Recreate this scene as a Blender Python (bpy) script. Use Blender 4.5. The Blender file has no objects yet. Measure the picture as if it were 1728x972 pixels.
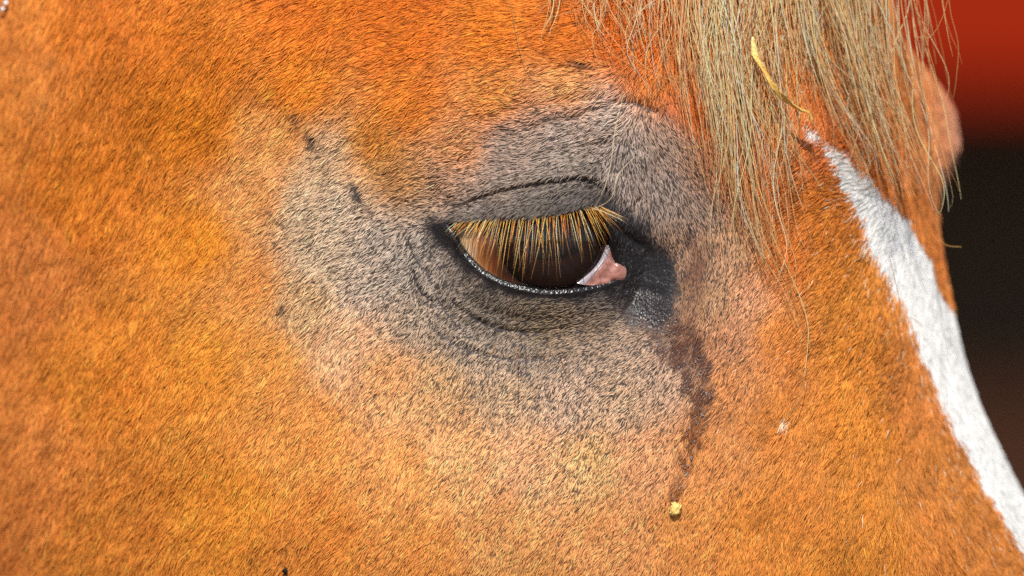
import bpy, math
import numpy as np

R = np.random.default_rng(7)
sc = bpy.context.scene
col = sc.collection

# ------------------------------------------------------------------ camera, sky, sun, exposure
D = 2.88                                   # camera to the plane of the eye, metres
K = 0.00015                                # metres per photograph pixel in that plane
cam_d = bpy.data.cameras.new('camera')
cam = bpy.data.objects.new('camera', cam_d)
col.objects.link(cam)
cam.location = (0, -D, 0)
cam.rotation_euler = (math.radians(90), 0, 0)
cam_d.sensor_width = 36
cam_d.lens = 400
cam_d.clip_start = 0.05
cam_d.clip_end = 3000
cam_d.dof.use_dof = True
cam_d.dof.focus_distance = D - 0.001
cam_d.dof.aperture_fstop = 7.1
sc.camera = cam

SUN_EL, SUN_AZ = math.radians(43), math.radians(184)    # azimuth clockwise from +Y
world = bpy.data.worlds.new('World')
sc.world = world
world.use_nodes = True
wn = world.node_tree
sky = wn.nodes.new('ShaderNodeTexSky')
sky.sky_type = 'NISHITA'
sky.sun_disc = False
sky.sun_elevation = SUN_EL
sky.sun_rotation = SUN_AZ
bg = wn.nodes['Background']
bg.inputs['Strength'].default_value = 0.115
wn.links.new(sky.outputs['Color'], bg.inputs['Color'])

sun_d = bpy.data.lights.new('sun', 'SUN')
sun_d.energy = 4.6
sun_d.angle = math.radians(0.53)
sun_d.color = (1.0, 0.95, 0.87)
sun = bpy.data.objects.new('sun', sun_d)
col.objects.link(sun)
from mathutils import Vector
to_sun = Vector((math.sin(SUN_AZ) * math.cos(SUN_EL), math.cos(SUN_AZ) * math.cos(SUN_EL), math.sin(SUN_EL)))
sun.rotation_euler = to_sun.to_track_quat('Z', 'Y').to_euler()
sun.location = to_sun * 5

sc.view_settings.view_transform = 'Standard'
sc.view_settings.look = 'None'
sc.view_settings.exposure = -0.05
sc.view_settings.gamma = 1.0
sc.view_settings.use_curve_mapping = False
sc.render.engine = 'CYCLES'
sc.cycles.use_denoising = False
sc.cycles.max_bounces = 6
sc.cycles.diffuse_bounces = 3
sc.cycles.transparent_max_bounces = 12
sc.cycles_curves.shape = 'THICK'
sc.cycles.sample_clamp_indirect = 4.0

# ------------------------------------------------------------------ helpers
def lin(rgb):
    c = np.asarray(rgb, float) / 255.0
    return np.where(c <= 0.04045, c / 12.92, ((c + 0.055) / 1.055) ** 2.4)

def catmull(pts, n, closed=False):
    p = np.asarray(pts, float)
    m = len(p)
    t = np.linspace(0, m if closed else m - 1, n, endpoint=not closed)
    i = np.floor(t).astype(int)
    if not closed:
        i = np.minimum(i, m - 2)
    f = (t - i)[:, None]
    idx = (lambda k: k % m) if closed else (lambda k: np.clip(k, 0, m - 1))
    a, b, c, d = p[idx(i - 1)], p[idx(i)], p[idx(i + 1)], p[idx(i + 2)]
    return 0.5 * (2 * b + (c - a) * f + (2 * a - 5 * b + 4 * c - d) * f ** 2 + (3 * b - a - 3 * c + d) * f ** 3)

class Noise:
    """smooth 2-D value noise, -1..1, cell size in the units of x and y"""
    def __init__(self, cell, seed):
        self.c = cell
        self.g = np.random.default_rng(seed).uniform(-1, 1, (256, 256))
    def __call__(self, x, y):
        x = np.asarray(x) / self.c; y = np.asarray(y) / self.c
        i = np.floor(x).astype(int); j = np.floor(y).astype(int)
        u = x - i; v = y - j
        u = u * u * (3 - 2 * u); v = v * v * (3 - 2 * v)
        g = self.g
        i0, i1, j0, j1 = i % 256, (i + 1) % 256, j % 256, (j + 1) % 256
        return (g[i0, j0] * (1 - u) + g[i1, j0] * u) * (1 - v) + (g[i0, j1] * (1 - u) + g[i1, j1] * u) * v

def poly_dist(x, y, P, closed=False):
    """distance to a polyline and the 0..1 position along it"""
    P = np.asarray(P, float)
    A, B = (P, np.roll(P, -1, 0)) if closed else (P[:-1], P[1:])
    best = np.full(np.shape(x), 1e9); pos = np.zeros(np.shape(x)); n = len(A)
    for k in range(n):
        d = B[k] - A[k]; l2 = d @ d + 1e-18
        t = np.clip(((x - A[k, 0]) * d[0] + (y - A[k, 1]) * d[1]) / l2, 0, 1)
        dd = (x - A[k, 0] - t * d[0]) ** 2 + (y - A[k, 1] - t * d[1]) ** 2
        w = dd < best
        best = np.where(w, dd, best); pos = np.where(w, (k + t) / n, pos)
    return np.sqrt(best), pos

def inside(x, y, P):
    P = np.asarray(P, float); r = np.zeros(np.shape(x), bool); n = len(P); j = n - 1
    for i in range(n):
        c = (P[i, 1] > y) != (P[j, 1] > y)
        xx = (P[j, 0] - P[i, 0]) * (y - P[i, 1]) / (P[j, 1] - P[i, 1] + 1e-18) + P[i, 0]
        r ^= c & (x < xx); j = i
    return r

def sstep(a, b, x):
    t = np.clip((x - a) / (b - a), 0, 1)
    return t * t * (3 - 2 * t)

# ------------------------------------------------------------------ the head as a surface S(s, z)
# s runs across the side of the face (s = x there), round the forehead to the far side; z is up
HA, HB = 0.075, 0.088
prof = np.array([(1440, -400), (1470, -150), (1497, 0), (1530, 130), (1555, 250), (1575, 360), (1586, 420), (1599, 490), (1626, 610),
                 (1650, 680), (1693, 774), (1738, 860), (1797, 972), (1900, 1160), (2000, 1400)], float)
PF = 1 + HB / D
_pz = (486 - prof[::-1, 1]) * K * PF
_px = (prof[::-1, 0] - 864) * K * PF
_zz = np.linspace(_pz[0], _pz[-1], 400)
_xx = np.interp(_zz, _pz, _px)
_ker = np.hanning(31); _ker /= _ker.sum()
_xx = np.convolve(np.pad(_xx, 15, mode='reflect', reflect_type='odd'), _ker, 'valid')
def xs_of(z):
    return np.interp(z, _zz, _xx)

EYE_C = np.array([(905 - 864) * K, (486 - 412) * K])     # x, z of the eyeball centre
EYE_R, EYE_Y = 0.0320, 0.0275
def P0(pts):                                             # photograph pixels -> metres in the plane of the eye
    p = np.asarray(pts, float)
    return np.stack([(p[:, 0] - 864) * K, (486 - p[:, 1]) * K], 1)

lid_px = [(758, 379), (790, 376), (840, 371), (900, 368), (960, 360), (1000, 351), (1018, 356), (1026, 382), (1030, 412), (1036, 436),
          (1043, 457), (1034, 472), (1010, 480), (975, 487), (930, 491), (890, 486), (850, 475), (815, 456), (786, 426), (768, 397)]
LID = catmull(P0(lid_px), 512, True)
LIDC = P0([(905, 415)])[0]
# resample the contour by angle round its middle so rays from the middle meet it once
_a = np.unwrap(np.arctan2(LID[:, 1] - LIDC[1], LID[:, 0] - LIDC[0]))
if _a[-1] < _a[0]:
    LID = LID[::-1]; _a = np.unwrap(np.arctan2(LID[:, 1] - LIDC[1], LID[:, 0] - LIDC[0]))
NA = 640
ANG = np.linspace(_a[0], _a[0] + 2 * math.pi, NA, endpoint=False)
_rad = np.hypot(*(LID - LIDC).T)
RAD = np.interp(ANG, np.r_[_a, _a[0] + 2 * math.pi], np.r_[_rad, _rad[0]])
CONT = LIDC + RAD[:, None] * np.stack([np.cos(ANG), np.sin(ANG)], 1)
CONT_S = CONT[::8]

CREASE = catmull(P0([(770, 352), (820, 331), (880, 316), (940, 306), (985, 303), (1018, 316), (1040, 345)]), 40)
FOLDS = [  # points, depth mm, half width mm
    (catmull(P0([(870, 222), (930, 207), (990, 193), (1050, 172), (1095, 180), (1130, 205)]), 24), 0.9, 1.6),
    (catmull(P0([(800, 205), (900, 178), (985, 168), (1040, 160)]), 20), 0.5, 1.5),
    (catmull(P0([(690, 425), (712, 488), (760, 532), (840, 562), (940, 570), (1035, 545)]), 30), 0.7, 3.2),
    (catmull(P0([(735, 430), (775, 490), (835, 528), (920, 543), (1000, 530), (1050, 508)]), 30), 0.35, 1.8),
    (catmull(P0([(700, 455), (708, 485), (735, 512)]), 10), 0.8, 0.7),
    (catmull(P0([(580, 230), (620, 300), (665, 360), (730, 376)]), 16), 2.2, 6.0),
    (catmull(P0([(690, 300), (760, 345), (830, 340)]), 12), 0.6, 3.0),
    (catmull(P0([(790, 610), (900, 625), (1000, 610), (1080, 575)]), 12), 0.5, 2.5),
    (catmull(P0([(955, 103), (975, 106), (1003, 113)]), 6), 0.5, 0.6),
    (catmull(P0([(1035, 378), (1060, 400), (1090, 420)]), 8), 0.7, 1.2),
    (catmull(P0([(1048, 482), (1090, 490), (1120, 500)]), 8), 0.25, 1.4),
    (catmull(P0([(800, 318), (870, 300), (950, 288), (1020, 292)]), 14), 0.45, 0.9),
    (catmull(P0([(720, 545), (790, 590), (880, 606), (980, 600)]), 14), 0.4, 1.0),
    (catmull(P0([(760, 505), (820, 545), (900, 560), (990, 548)]), 14), 0.35, 0.8),
    (catmull(P0([(690, 395), (700, 430), (722, 462)]), 10), 0.4, 0.9),
    (catmull(P0([(880, 270), (960, 252), (1040, 240), (1090, 255)]), 14), 0.3, 1.0),
    (catmull(P0([(800, 352), (860, 342), (930, 334), (990, 328)]), 12), 0.35, 0.8),
    (catmull(P0([(860, 330), (920, 321), (980, 316), (1015, 326)]), 12), 0.3, 0.7),
    (catmull(P0([(1080, 330), (1068, 352), (1070, 372)]), 8), 0.5, 0.8),
]
n_big, n_mid, n_sml = Noise(0.030, 1), Noise(0.009, 2), Noise(0.0028, 3)

def lid_dist(x, z):
    d, _ = poly_dist(x, z, CONT_S, True)
    return np.where(inside(x, z, CONT_S), -d, d)

def eye_front(x, z):
    r2 = (x - EYE_C[0]) ** 2 + (z - EYE_C[1]) ** 2
    return EYE_Y - 0.0333 + r2 / (2 * 0.034)

def depth(s, z):
    """relief of the near side of the face, metres, negative towards the viewer"""
    s = np.asarray(s, float); z = np.asarray(z, float)
    q = np.maximum(0, -0.035 - s) / 0.095
    y = 0.050 * np.where(q < 1, q ** 2, 2 * q - 1)
    y = y + 0.016 * (np.maximum(0, z - 0.045) / 0.05) ** 2 + 0.010 * (np.maximum(0, -z - 0.04) / 0.05) ** 2
    y = y + 0.0015 * n_big(s, z) + 0.0004 * n_mid(s, z)
    dx, dz = s - EYE_C[0], z - EYE_C[1]
    y = y - 0.0035 * np.exp(-((dx + 0.002) ** 2 / 0.036 ** 2 + (dz - 0.013) ** 2 / 0.026 ** 2))   # brow
    near = (np.abs(dx) < 0.09) & (np.abs(dz) < 0.07)
    xs, zs = s[near], z[near]
    if xs.size:
        yn = y[near]
        d = np.maximum(lid_dist(xs, zs), 0)
        up = sstep(-0.004, 0.006, zs - (EYE_C[1] + 0.0005))
        w = np.exp(-(d / 0.0165) ** 2)
        t = 0.0004 + 0.0030 * up                                        # lid thickness in front of the eyeball
        yl = np.minimum(eye_front(xs, zs), 0.006) - t
        yn = yn * (1 - w) + yl * w
        yn = yn + 0.0006 * np.exp(-(d / 0.0006) ** 2)                   # rolled lid margin
        dc, tc = poly_dist(xs, zs, CREASE)
        ends = np.sin(np.clip(tc, 0, 1) * math.pi) ** 0.5
        yn = yn + ends * (0.0006 + 0.0006 * tc) * np.exp(-(dc / 0.0012) ** 2)
        # the fold above the crease hangs over it
        above = zs > np.interp(xs, CREASE[:, 0], CREASE[:, 1])
        yn = yn - ends * above * 0.0018 * np.exp(-(dc / 0.004) ** 2) * (1 - np.exp(-(dc / 0.0007) ** 2))
        for P, dep, wid in FOLDS:
            df, tf = poly_dist(xs, zs, P)
            yn = yn + 1.5 * dep * 1e-3 * np.sin(np.clip(tf, 0.02, 0.98) * math.pi) ** 0.5 * np.exp(-(df / (wid * 1e-3)) ** 2)
        y = y.copy(); y[near] = yn
    return y

def S(s, z):
    s = np.asarray(s, float); z = np.asarray(z, float)
    xs = xs_of(z)
    s0 = xs - HA
    phi = np.clip((s - s0) / HA, 0, math.pi)
    over = np.maximum(0, s - s0 - HA * math.pi)
    x = np.where(s < s0, s, s0 + HA * np.sin(phi) - over)
    y = HB * (1 - np.cos(phi))
    m = np.where(phi < math.pi / 2, np.cos(phi) ** 2, 0)
    m = np.where(s < s0, 1, m)
    y = y + m * depth(s, z)
    # far brow ridge showing beyond the forehead
    zb = (486 - 212) * K * 1.045
    b = 0.0192 * np.exp(-((phi - 2.2) / 0.62) ** 2) * np.exp(-np.abs((z - zb) / 0.0185) ** 2.6)
    x = x + b
    y = y + 0.3 * b
    return np.stack([x, y, z], -1)

def frame(s, z, e=1e-4):
    ts = S(s + e, z) - S(s - e, z); tz = S(s, z + e) - S(s, z - e)
    ts /= np.linalg.norm(ts, axis=-1, keepdims=True); tz /= np.linalg.norm(tz, axis=-1, keepdims=True)
    n = np.cross(ts, tz); n /= np.linalg.norm(n, axis=-1, keepdims=True)
    return ts, tz, n

def pix(pts):
    """where a measured photograph point lies on the head, as (s, z)"""
    p = np.asarray(pts, float).reshape(-1, 2)
    X0, Z0 = (p[:, 0] - 864) * K, (486 - p[:, 1]) * K
    y = np.zeros(len(p))
    for _ in range(8):
        f = 1 + y / D
        x, z = X0 * f, Z0 * f
        xs = xs_of(z); s0 = xs - HA
        s = np.where(x < s0, x, s0 + HA * np.arcsin(np.clip((x - s0) / HA, 0, 1)))
        y = 0.5 * y + 0.5 * S(s, z)[:, 1]
    return np.stack([s, z], 1)

def at_depth(pts, y):
    p = np.asarray(pts, float); f = 1 + np.asarray(y) / D
    return np.stack([(p[..., 0] - 864) * K * f, np.broadcast_to(y, p[..., 0].shape), (486 - p[..., 1]) * K * f], -1)

class Field:
    """values known at measured spots of the face, blended smoothly between them"""
    def __init__(self, spots, vals, power=3.0, soft=0.004):
        self.p = pix(spots); self.v = np.asarray(vals, float); self.pw = power; self.soft = soft
        g = 0.001
        self.gs = np.arange(-0.23, 0.36, g); self.gz = np.arange(-0.16, 0.16, g)
        a, b = np.meshgrid(self.gs, self.gz, indexing='ij')
        self.G = self.exact(a.ravel(), b.ravel()).reshape(len(self.gs), len(self.gz), -1)
    def __call__(self, s, z):
        u = np.clip((s + 0.23) / 0.001, 0, len(self.gs) - 1.001); v = np.clip((z + 0.16) / 0.001, 0, len(self.gz) - 1.001)
        i = u.astype(int); j = v.astype(int); fu = (u - i)[:, None]; fv = (v - j)[:, None]; G = self.G
        return (G[i, j] * (1 - fu) + G[i + 1, j] * fu) * (1 - fv) + (G[i, j + 1] * (1 - fu) + G[i + 1, j + 1] * fu) * fv
    def exact(self, s, z):
        num = 0; den = 0
        for p, v in zip(self.p, self.v):
            w = ((s - p[0]) ** 2 + (z - p[1]) ** 2 + self.soft ** 2) ** (-self.pw / 2)
            num = num + w[:, None] * v; den = den + w
        return num / den[:, None]

# ------------------------------------------------------------------ pigment of the coat (sRGB of a sunlit hair), some shade painted in
O = 1
coat_tab = [  # px, py, colour of the hairs, share of dark hairs 0..1
    (-60, 100, (196, 118, 58), 0.15), (30, 120, (198, 118, 52), 0.15), (40, 450, (196, 116, 58), 0.15), (40, 800, (200, 120, 60), 0.15), (-60, 900, (195, 115, 58), 0.15),
    (180, 60, (198, 112, 38), 0.15), (180, 300, (202, 116, 40), 0.15), (200, 600, (206, 124, 48), 0.15), (200, 900, (208, 128, 56), 0.15), (360, 60, (200, 114, 34), 0.2),
    (340, 200, (202, 118, 36), 0.2), (340, 400, (206, 124, 40), 0.2), (360, 600, (210, 134, 52), 0.2), (380, 850, (212, 134, 54), 0.2), (520, 40, (204, 108, 26), 0.25),
    (520, 140, (208, 120, 34), 0.25), (480, 225, (214, 143, 83), 0.35), (440, 330, (212, 145, 88), 0.35), (420, 480, (212, 139, 75), 0.3), (450, 600, (209, 137, 69), 0.3),
    (520, 730, (211, 137, 71), 0.35), (540, 900, (209, 130, 61), 0.3), (560, 260, (182, 151, 120), 0.5), (520, 350, (184, 157, 129), 0.5), (590, 340, (177, 155, 133), 0.55),
    (560, 430, (178, 155, 130), 0.55), (520, 510, (184, 147, 108), 0.5), (620, 480, (168, 149, 132), 0.55), (640, 400, (162, 146, 132), 0.55), (590, 570, (207, 157, 121), 0.45),
    (640, 240, (200, 124, 50), 0.35), (690, 310, (194, 138, 86), 0.4), (640, 290, (196, 142, 92), 0.4), (700, 360, (163, 139, 120), 0.5), (680, 60, (200, 104, 26), 0.25),
    (700, 170, (206, 116, 34), 0.3), (840, 60, (206, 116, 36), 0.3), (840, 160, (212, 130, 62), 0.45), (780, 250, (190, 128, 80), 0.5), (960, 70, (200, 108, 34), 0.3),
    (960, 150, (210, 140, 84), 0.5), (1060, 60, (200, 98, 22), 0.3), (1090, 130, (196, 108, 40), 0.4), (1180, 80, (196, 92, 18), 0.3), (1180, 190, (190, 94, 32), 0.35),
    (1220, 280, (184, 94, 39), 0.35), (870, 250, (150, 130, 117), 0.6), (960, 215, (156, 139, 128), 0.6), (1040, 190, (172, 152, 138), 0.55), (1060, 260, (139, 126, 117), 0.6),
    (960, 280, (142, 128, 117), 0.6), (1130, 240, (139, 117, 101), 0.55), (1120, 320, (133, 118, 109), 0.6), (1180, 340, (127, 107, 94), 0.6), (1190, 290, (131, 100, 77), 0.5),
    (760, 310, (154, 122, 100), 0.55), (850, 300, (148, 128, 114), 0.6), (720, 400, (139, 128, 119), 0.6), (800, 355, (127, 117, 109), 0.6), (900, 340, (112, 103, 94), 0.6),
    (900, 362, (87, 80, 73), 0.6), (980, 350, (66, 61, 57), 0.6), (830, 368, (84, 74, 68), 0.6), (980, 330, (99, 92, 87), 0.6), (690, 450, (142, 130, 118), 0.55),  # dark lid tones right of centre paint in the shade under the crease
    (740, 490, (135, 122, 112), 0.6), (700, 540, (159, 137, 115), 0.55), (820, 530, (114, 104, 93), 0.6), (780, 570, (144, 128, 112), 0.6), (920, 530, (112, 98, 82), 0.6),
    (930, 555, (129, 109, 85), 0.55), (1010, 540, (122, 102, 82), 0.55), (1020, 505, (99, 94, 93), 0.5), (880, 600, (142, 126, 112), 0.6), (960, 600, (150, 128, 109), 0.55),
    (1050, 590, (158, 133, 112), 0.55), (960, 670, (179, 149, 125), 0.55), (860, 660, (181, 149, 118), 0.5), (1060, 680, (177, 145, 116), 0.55), (1110, 640, (172, 141, 118), 0.55),
    (660, 630, (209, 146, 97), 0.45), (740, 640, (185, 144, 101), 0.5), (780, 760, (211, 150, 100), 0.45), (680, 800, (213, 142, 81), 0.4), (900, 770, (207, 150, 109), 0.45),
    (1000, 780, (203, 153, 103), 0.5), (860, 900, (209, 144, 90), 0.4), (1020, 900, (207, 140, 88), 0.4), (700, 930, (211, 135, 71), 0.35), (1090, 770, (201, 140, 98), 0.45),
    (1180, 430, (141, 109, 87), 0.55), (1200, 500, (150, 115, 85), 0.5), (1240, 420, (170, 130, 98), 0.5), (1270, 500, (196, 139, 103), 0.45), (1230, 570, (168, 117, 85), 0.45),
    (1240, 650, (187, 124, 75), 0.4), (1200, 760, (189, 124, 73), 0.35), (1180, 880, (205, 133, 73), 0.35), (1260, 900, (207, 130, 61), 0.3), (1300, 320, (188, 102, 46), 0.3),
    (1320, 430, (198, 113, 50), 0.25), (1320, 560, (202, 124, 60), 0.25), (1320, 700, (192, 119, 55), 0.25), (1330, 860, (196, 122, 55), 0.25), (1400, 350, (192, 114, 49), 0.2),
    (1420, 480, (196, 122, 52), 0.2), (1440, 600, (196, 122, 52), 0.2), (1450, 720, (198, 124, 52), 0.2), (1460, 880, (188, 118, 47), 0.2), (1540, 660, (180, 110, 54), 0.2),  # lower right cheek colours darkened to offset strong sun on that slope
    (1570, 800, (182, 112, 52), 0.2), (1600, 930, (184, 112, 52), 0.2), (1380, 240, (200, 113, 64), 0.25), (1300, 180, (200, 120, 60), 0.25), (1400, 100, (200, 110, 46), 0.2),
    (1480, 260, (206, 112, 44), 0.2), (1540, 200, (204, 120, 60), 0.2), (1545, 340, (198, 114, 52), 0.2), (1400, -60, (196, 104, 40), 0.2), (700, -60, (190, 96, 24), 0.25),
    (900, 1050, (205, 128, 59), 0.3), (1400, 1050, (200, 120, 47), 0.2), (200, 1050, (204, 124, 56), 0.2), (200, -60, (196, 110, 38), 0.2),
]
F_coat = Field([c[:2] for c in coat_tab], [list(lin(c[2])) + [c[3]] for c in coat_tab], 5.0, 0.0065)

flow_tab = [  # px, py, direction the hair tips point, degrees clockwise from right in the picture
    (40, 100, 105), (40, 500, 110), (40, 900, 112), (180, 250, 108), (200, 600, 113), (200, 850, 116), (330, 150, 125), (330, 400, 120), (350, 700, 115), (400, 900, 115),
    (500, 80, 143), (500, 240, 136), (480, 400, 138), (470, 520, 128), (520, 650, 120), (560, 850, 117), (560, 330, 146), (620, 430, 146), (640, 230, 140), (600, 540, 128),
    (690, 100, 155), (690, 220, 156), (690, 320, 160), (850, 60, 165), (860, 180, 176), (850, 270, 172), (960, 90, 170), (960, 200, 160), (960, 260, 165), (1030, 200, 165), (1030, 70, 160),
    (1085, 170, 110), (1090, 230, 70), (1140, 230, 48), (1150, 300, 55), (1100, 300, 75), (1190, 330, 62), (1180, 150, 60), (1230, 220, 80),
    (800, 330, 162), (900, 335, 155), (980, 330, 140), (1060, 350, 100), (860, 362, 135), (960, 350, 130), (720, 350, 168), (720, 420, 140), (740, 480, 130),
    (820, 540, 140), (930, 550, 165), (1020, 540, 160), (860, 610, 122), (760, 620, 120), (950, 640, 122), (1060, 600, 140), (1120, 680, 128), (900, 720, 122), (700, 750, 120), (1000, 820, 118), (850, 930, 115), (1150, 900, 110),
    (1180, 430, 80), (1200, 520, 105), (1260, 480, 115), (1180, 600, 115), (1200, 750, 112), (1300, 600, 125), (1300, 720, 118), (1300, 880, 105), (1340, 480, 130),
    (1400, 400, 140), (1350, 300, 160), (1420, 310, 172), (1400, 540, 135), (1500, 620, 138), (1440, 700, 118), (1450, 850, 104), (1540, 720, 112), (1550, 850, 88), (1640, 940, 76),
    (1500, 460, 120), (1480, 380, 140), (1450, 300, 165), (1540, 500, 85), (1580, 620, 76), (1620, 720, 70), (1670, 820, 66), (1720, 930, 64), (1550, 330, 85), (1500, 200, 100), (1400, 150, 110), (1300, 150, 110), (1300, 30, 110), (1500, 30, 100),
]
_fa = np.radians([f[2] for f in flow_tab])
F_flow = Field([f[:2] for f in flow_tab], np.stack([np.cos(_fa), np.sin(_fa)], 1), 4.0, 0.005)

len_tab = [(40, 300, 6.5), (40, 900, 6.5), (250, 250, 5.5), (250, 750, 5.2), (450, 100, 4.6), (420, 450, 3.2), (450, 800, 3.6), (560, 380, 2.9), (600, 650, 2.6), (700, 150, 4.2), (680, 300, 2.6), (900, 100, 4.4), (880, 200, 3.0),
           (960, 250, 2.8), (1060, 230, 2.4), (1150, 300, 1.9), (1180, 150, 3.5), (850, 340, 2.2), (980, 335, 1.8), (900, 357, 2.9), (960, 350, 2.7), (830, 363, 2.6), (1005, 345, 2.2), (720, 420, 1.8), (740, 500, 1.7), (900, 540, 1.6), (850, 620, 1.7), (1000, 620, 1.7), (900, 780, 2.1), (800, 930, 2.4), (1100, 900, 2.4),
           (1100, 450, 1.4), (1200, 450, 1.8), (1105, 540, 2.0), (1165, 600, 2.2), (1070, 525, 1.9), (1250, 600, 2.2), (1250, 850, 2.6), (1350, 500, 3.4), (1380, 750, 3.6), (1480, 600, 4.2), (1550, 850, 4.4), (1430, 320, 5.0), (1600, 600, 4.0), (1400, 100, 5), (700, 1000, 3)]
F_len = Field([l[:2] for l in len_tab], [[l[2] * 1e-3] for l in len_tab], 3.0, 0.004)

BLACK_P = pix([(1022, 338), (1052, 352), (1085, 378), (1112, 410), (1134, 446), (1143, 488), (1138, 522), (1112, 548), (1080, 541), (1060, 528), (1046, 505), (1042, 484), (1040, 450), (1030, 410), (1018, 372)])
BLACK_L = pix([(722, 380), (740, 373), (764, 370), (775, 396), (800, 430), (842, 468), (880, 486), (930, 493), (985, 488), (1040, 480), (1040, 488), (985, 496), (930, 501), (876, 496), (830, 481), (790, 452), (762, 424), (738, 400)])
STREAK = pix([(1080, 515), (1120, 548), (1158, 585), (1176, 625), (1188, 662), (1176, 712), (1162, 765), (1150, 812), (1138, 846)])
STREAK_W = np.array([34, 38, 32, 27, 20, 13, 9, 7, 5]) * K
STREAK2 = pix([(1180, 420), (1172, 470), (1162, 520), (1168, 580)])
BLAZE_L = pix([(1358, 200), (1372, 222), (1405, 262), (1432, 322), (1476, 420), (1526, 520), (1562, 630), (1594, 712), (1641, 792), (1692, 885), (1731, 948), (1798, 1060)])
BLAZE_R = pix([(1368, 200), (1402, 232), (1470, 290), (1530, 360), (1566, 420), (1588, 490)])
SPOTS = [(532, 232, 9, 34, 60, 1.0), (612, 330, 9, 40, 58, 1.0), (463, 354, 10, 16, 100, 1.0), (478, 520, 7, 12, 95, .8), (602, 660, 10, 16, 70, .6), (140, 890, 8, 22, 105, .45), (1162, 392, 9, 26, 100, .8), (984, 108, 7, 26, 12, .9),
         (470, 410, 7, 14, 60, .9), (510, 200, 6, 16, 60, .8), (500, 455, 6, 10, 60, .8), (488, 380, 5, 9, 70, .7), (545, 262, 5, 9, 60, .7), (256, 632, 6, 8, 90, .3), (800, 640, 6, 9, 100, .4), (475, 600, 5, 8, 100, .5), (455, 460, 5, 9, 80, .6)]
SPOT_C = pix([s[:2] for s in SPOTS])

def masks(s, z):
    jit = 0.0011 * n_sml(s, z) + 0.0006 * n_mid(s * 3, z * 3)
    def poly(P, soft=0.0018):
        d, _ = poly_dist(s, z, P, True)
        d = np.where(inside(s, z, P), -d, d) + jit
        return 1 - sstep(-soft * 0.4, soft, d)
    black = np.maximum(poly(BLACK_P, 0.0035), poly(BLACK_L, 0.0022))
    d, t = poly_dist(s, z, STREAK)
    w = np.interp(t, np.linspace(0, 1, len(STREAK)), STREAK_W)
    streak = 1 - sstep(0.72, 1.2, (d + 1.1 * jit + 0.0012 * n_sml(s * 3, z * 1.5)) / w)
    streak = streak * np.clip(0.98 + 0.5 * n_sml(s * 2.5 + 1, z * 1.2) + 0.35 * n_mid(s * 4, z * 3), 0.15, 1)
    d2, _ = poly_dist(s, z, STREAK2)
    rust = 1 - sstep(0.0005, 0.0045, d2 + jit)
    spot = np.zeros(np.shape(s))
    for (px, py, hw, hl, an, am), c in zip(SPOTS, SPOT_C):
        a = math.radians(an); dx, dz = (s - c[0]) / K, -(z - c[1]) / K
        u = dx * math.cos(a) + dz * math.sin(a); v = -dx * math.sin(a) + dz * math.cos(a)
        q = np.hypot(u / hl, v / hw) + jit / 0.0022
        spot = np.maximum(spot, am * (1 - sstep(0.4, 1.15, q)))
    sl = np.interp(z, BLAZE_L[::-1, 1], BLAZE_L[::-1, 0])
    sr = np.where(z > BLAZE_R[-1, 1], np.interp(z, BLAZE_R[::-1, 1], BLAZE_R[::-1, 0]),
                  BLAZE_R[-1, 0] + np.minimum(0.075, 5.0 * (BLAZE_R[-1, 1] - z)))
    jb = R.normal(0, 0.0009, np.shape(s)) + 0.0012 * n_sml(s * 0.8, z * 2.0) + 0.0014 * n_mid(s, z * 2)
    blaze = ((s - sl + jb) > 0) & ((sr - s + jb) > 0) & (z < BLAZE_R[0, 1] + 0.002)
    return black, streak, rust, spot, blaze

# ------------------------------------------------------------------ materials
def mat(name):
    m = bpy.data.materials.new(name); m.use_nodes = True
    nt = m.node_tree
    return m, nt, nt.nodes['Principled BSDF']

def attr(nt, name):
    n = nt.nodes.new('ShaderNodeAttribute'); n.attribute_name = name
    return n

def hair_mat(name, rough=0.5, spec=0.2):
    m, nt, b = mat(name)
    a = attr(nt, 'pigment'); w = attr(nt, 'wet')
    nt.links.new(a.outputs['Color'], b.inputs['Base Color'])
    mr = nt.nodes.new('ShaderNodeMapRange')
    mr.inputs['To Min'].default_value = rough; mr.inputs['To Max'].default_value = 0.16
    nt.links.new(w.outputs['Fac'], mr.inputs['Value'])
    nt.links.new(mr.outputs['Result'], b.inputs['Roughness'])
    b.inputs['Specular IOR Level'].default_value = spec
    return m

M_coat = hair_mat('coat_hair')
M_white = hair_mat('white_hair', 0.6, 0.25)
M_lock = hair_mat('forelock_hair', 0.45, 0.15)
_nt = M_lock.node_tree; _tl = _nt.nodes.new('ShaderNodeBsdfTranslucent'); _mx = _nt.nodes.new('ShaderNodeMixShader'); _mx.inputs[0].default_value = 0.28
_nt.links.new(attr(_nt, 'pigment').outputs['Color'], _tl.inputs['Color'])
_nt.links.new(_nt.nodes['Principled BSDF'].outputs[0], _mx.inputs[1]); _nt.links.new(_tl.outputs[0], _mx.inputs[2])
_nt.links.new(_mx.outputs[0], _nt.nodes['Material Output'].inputs['Surface'])
M_lash = hair_mat('lash_hair', 0.35, 0.5)

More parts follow.
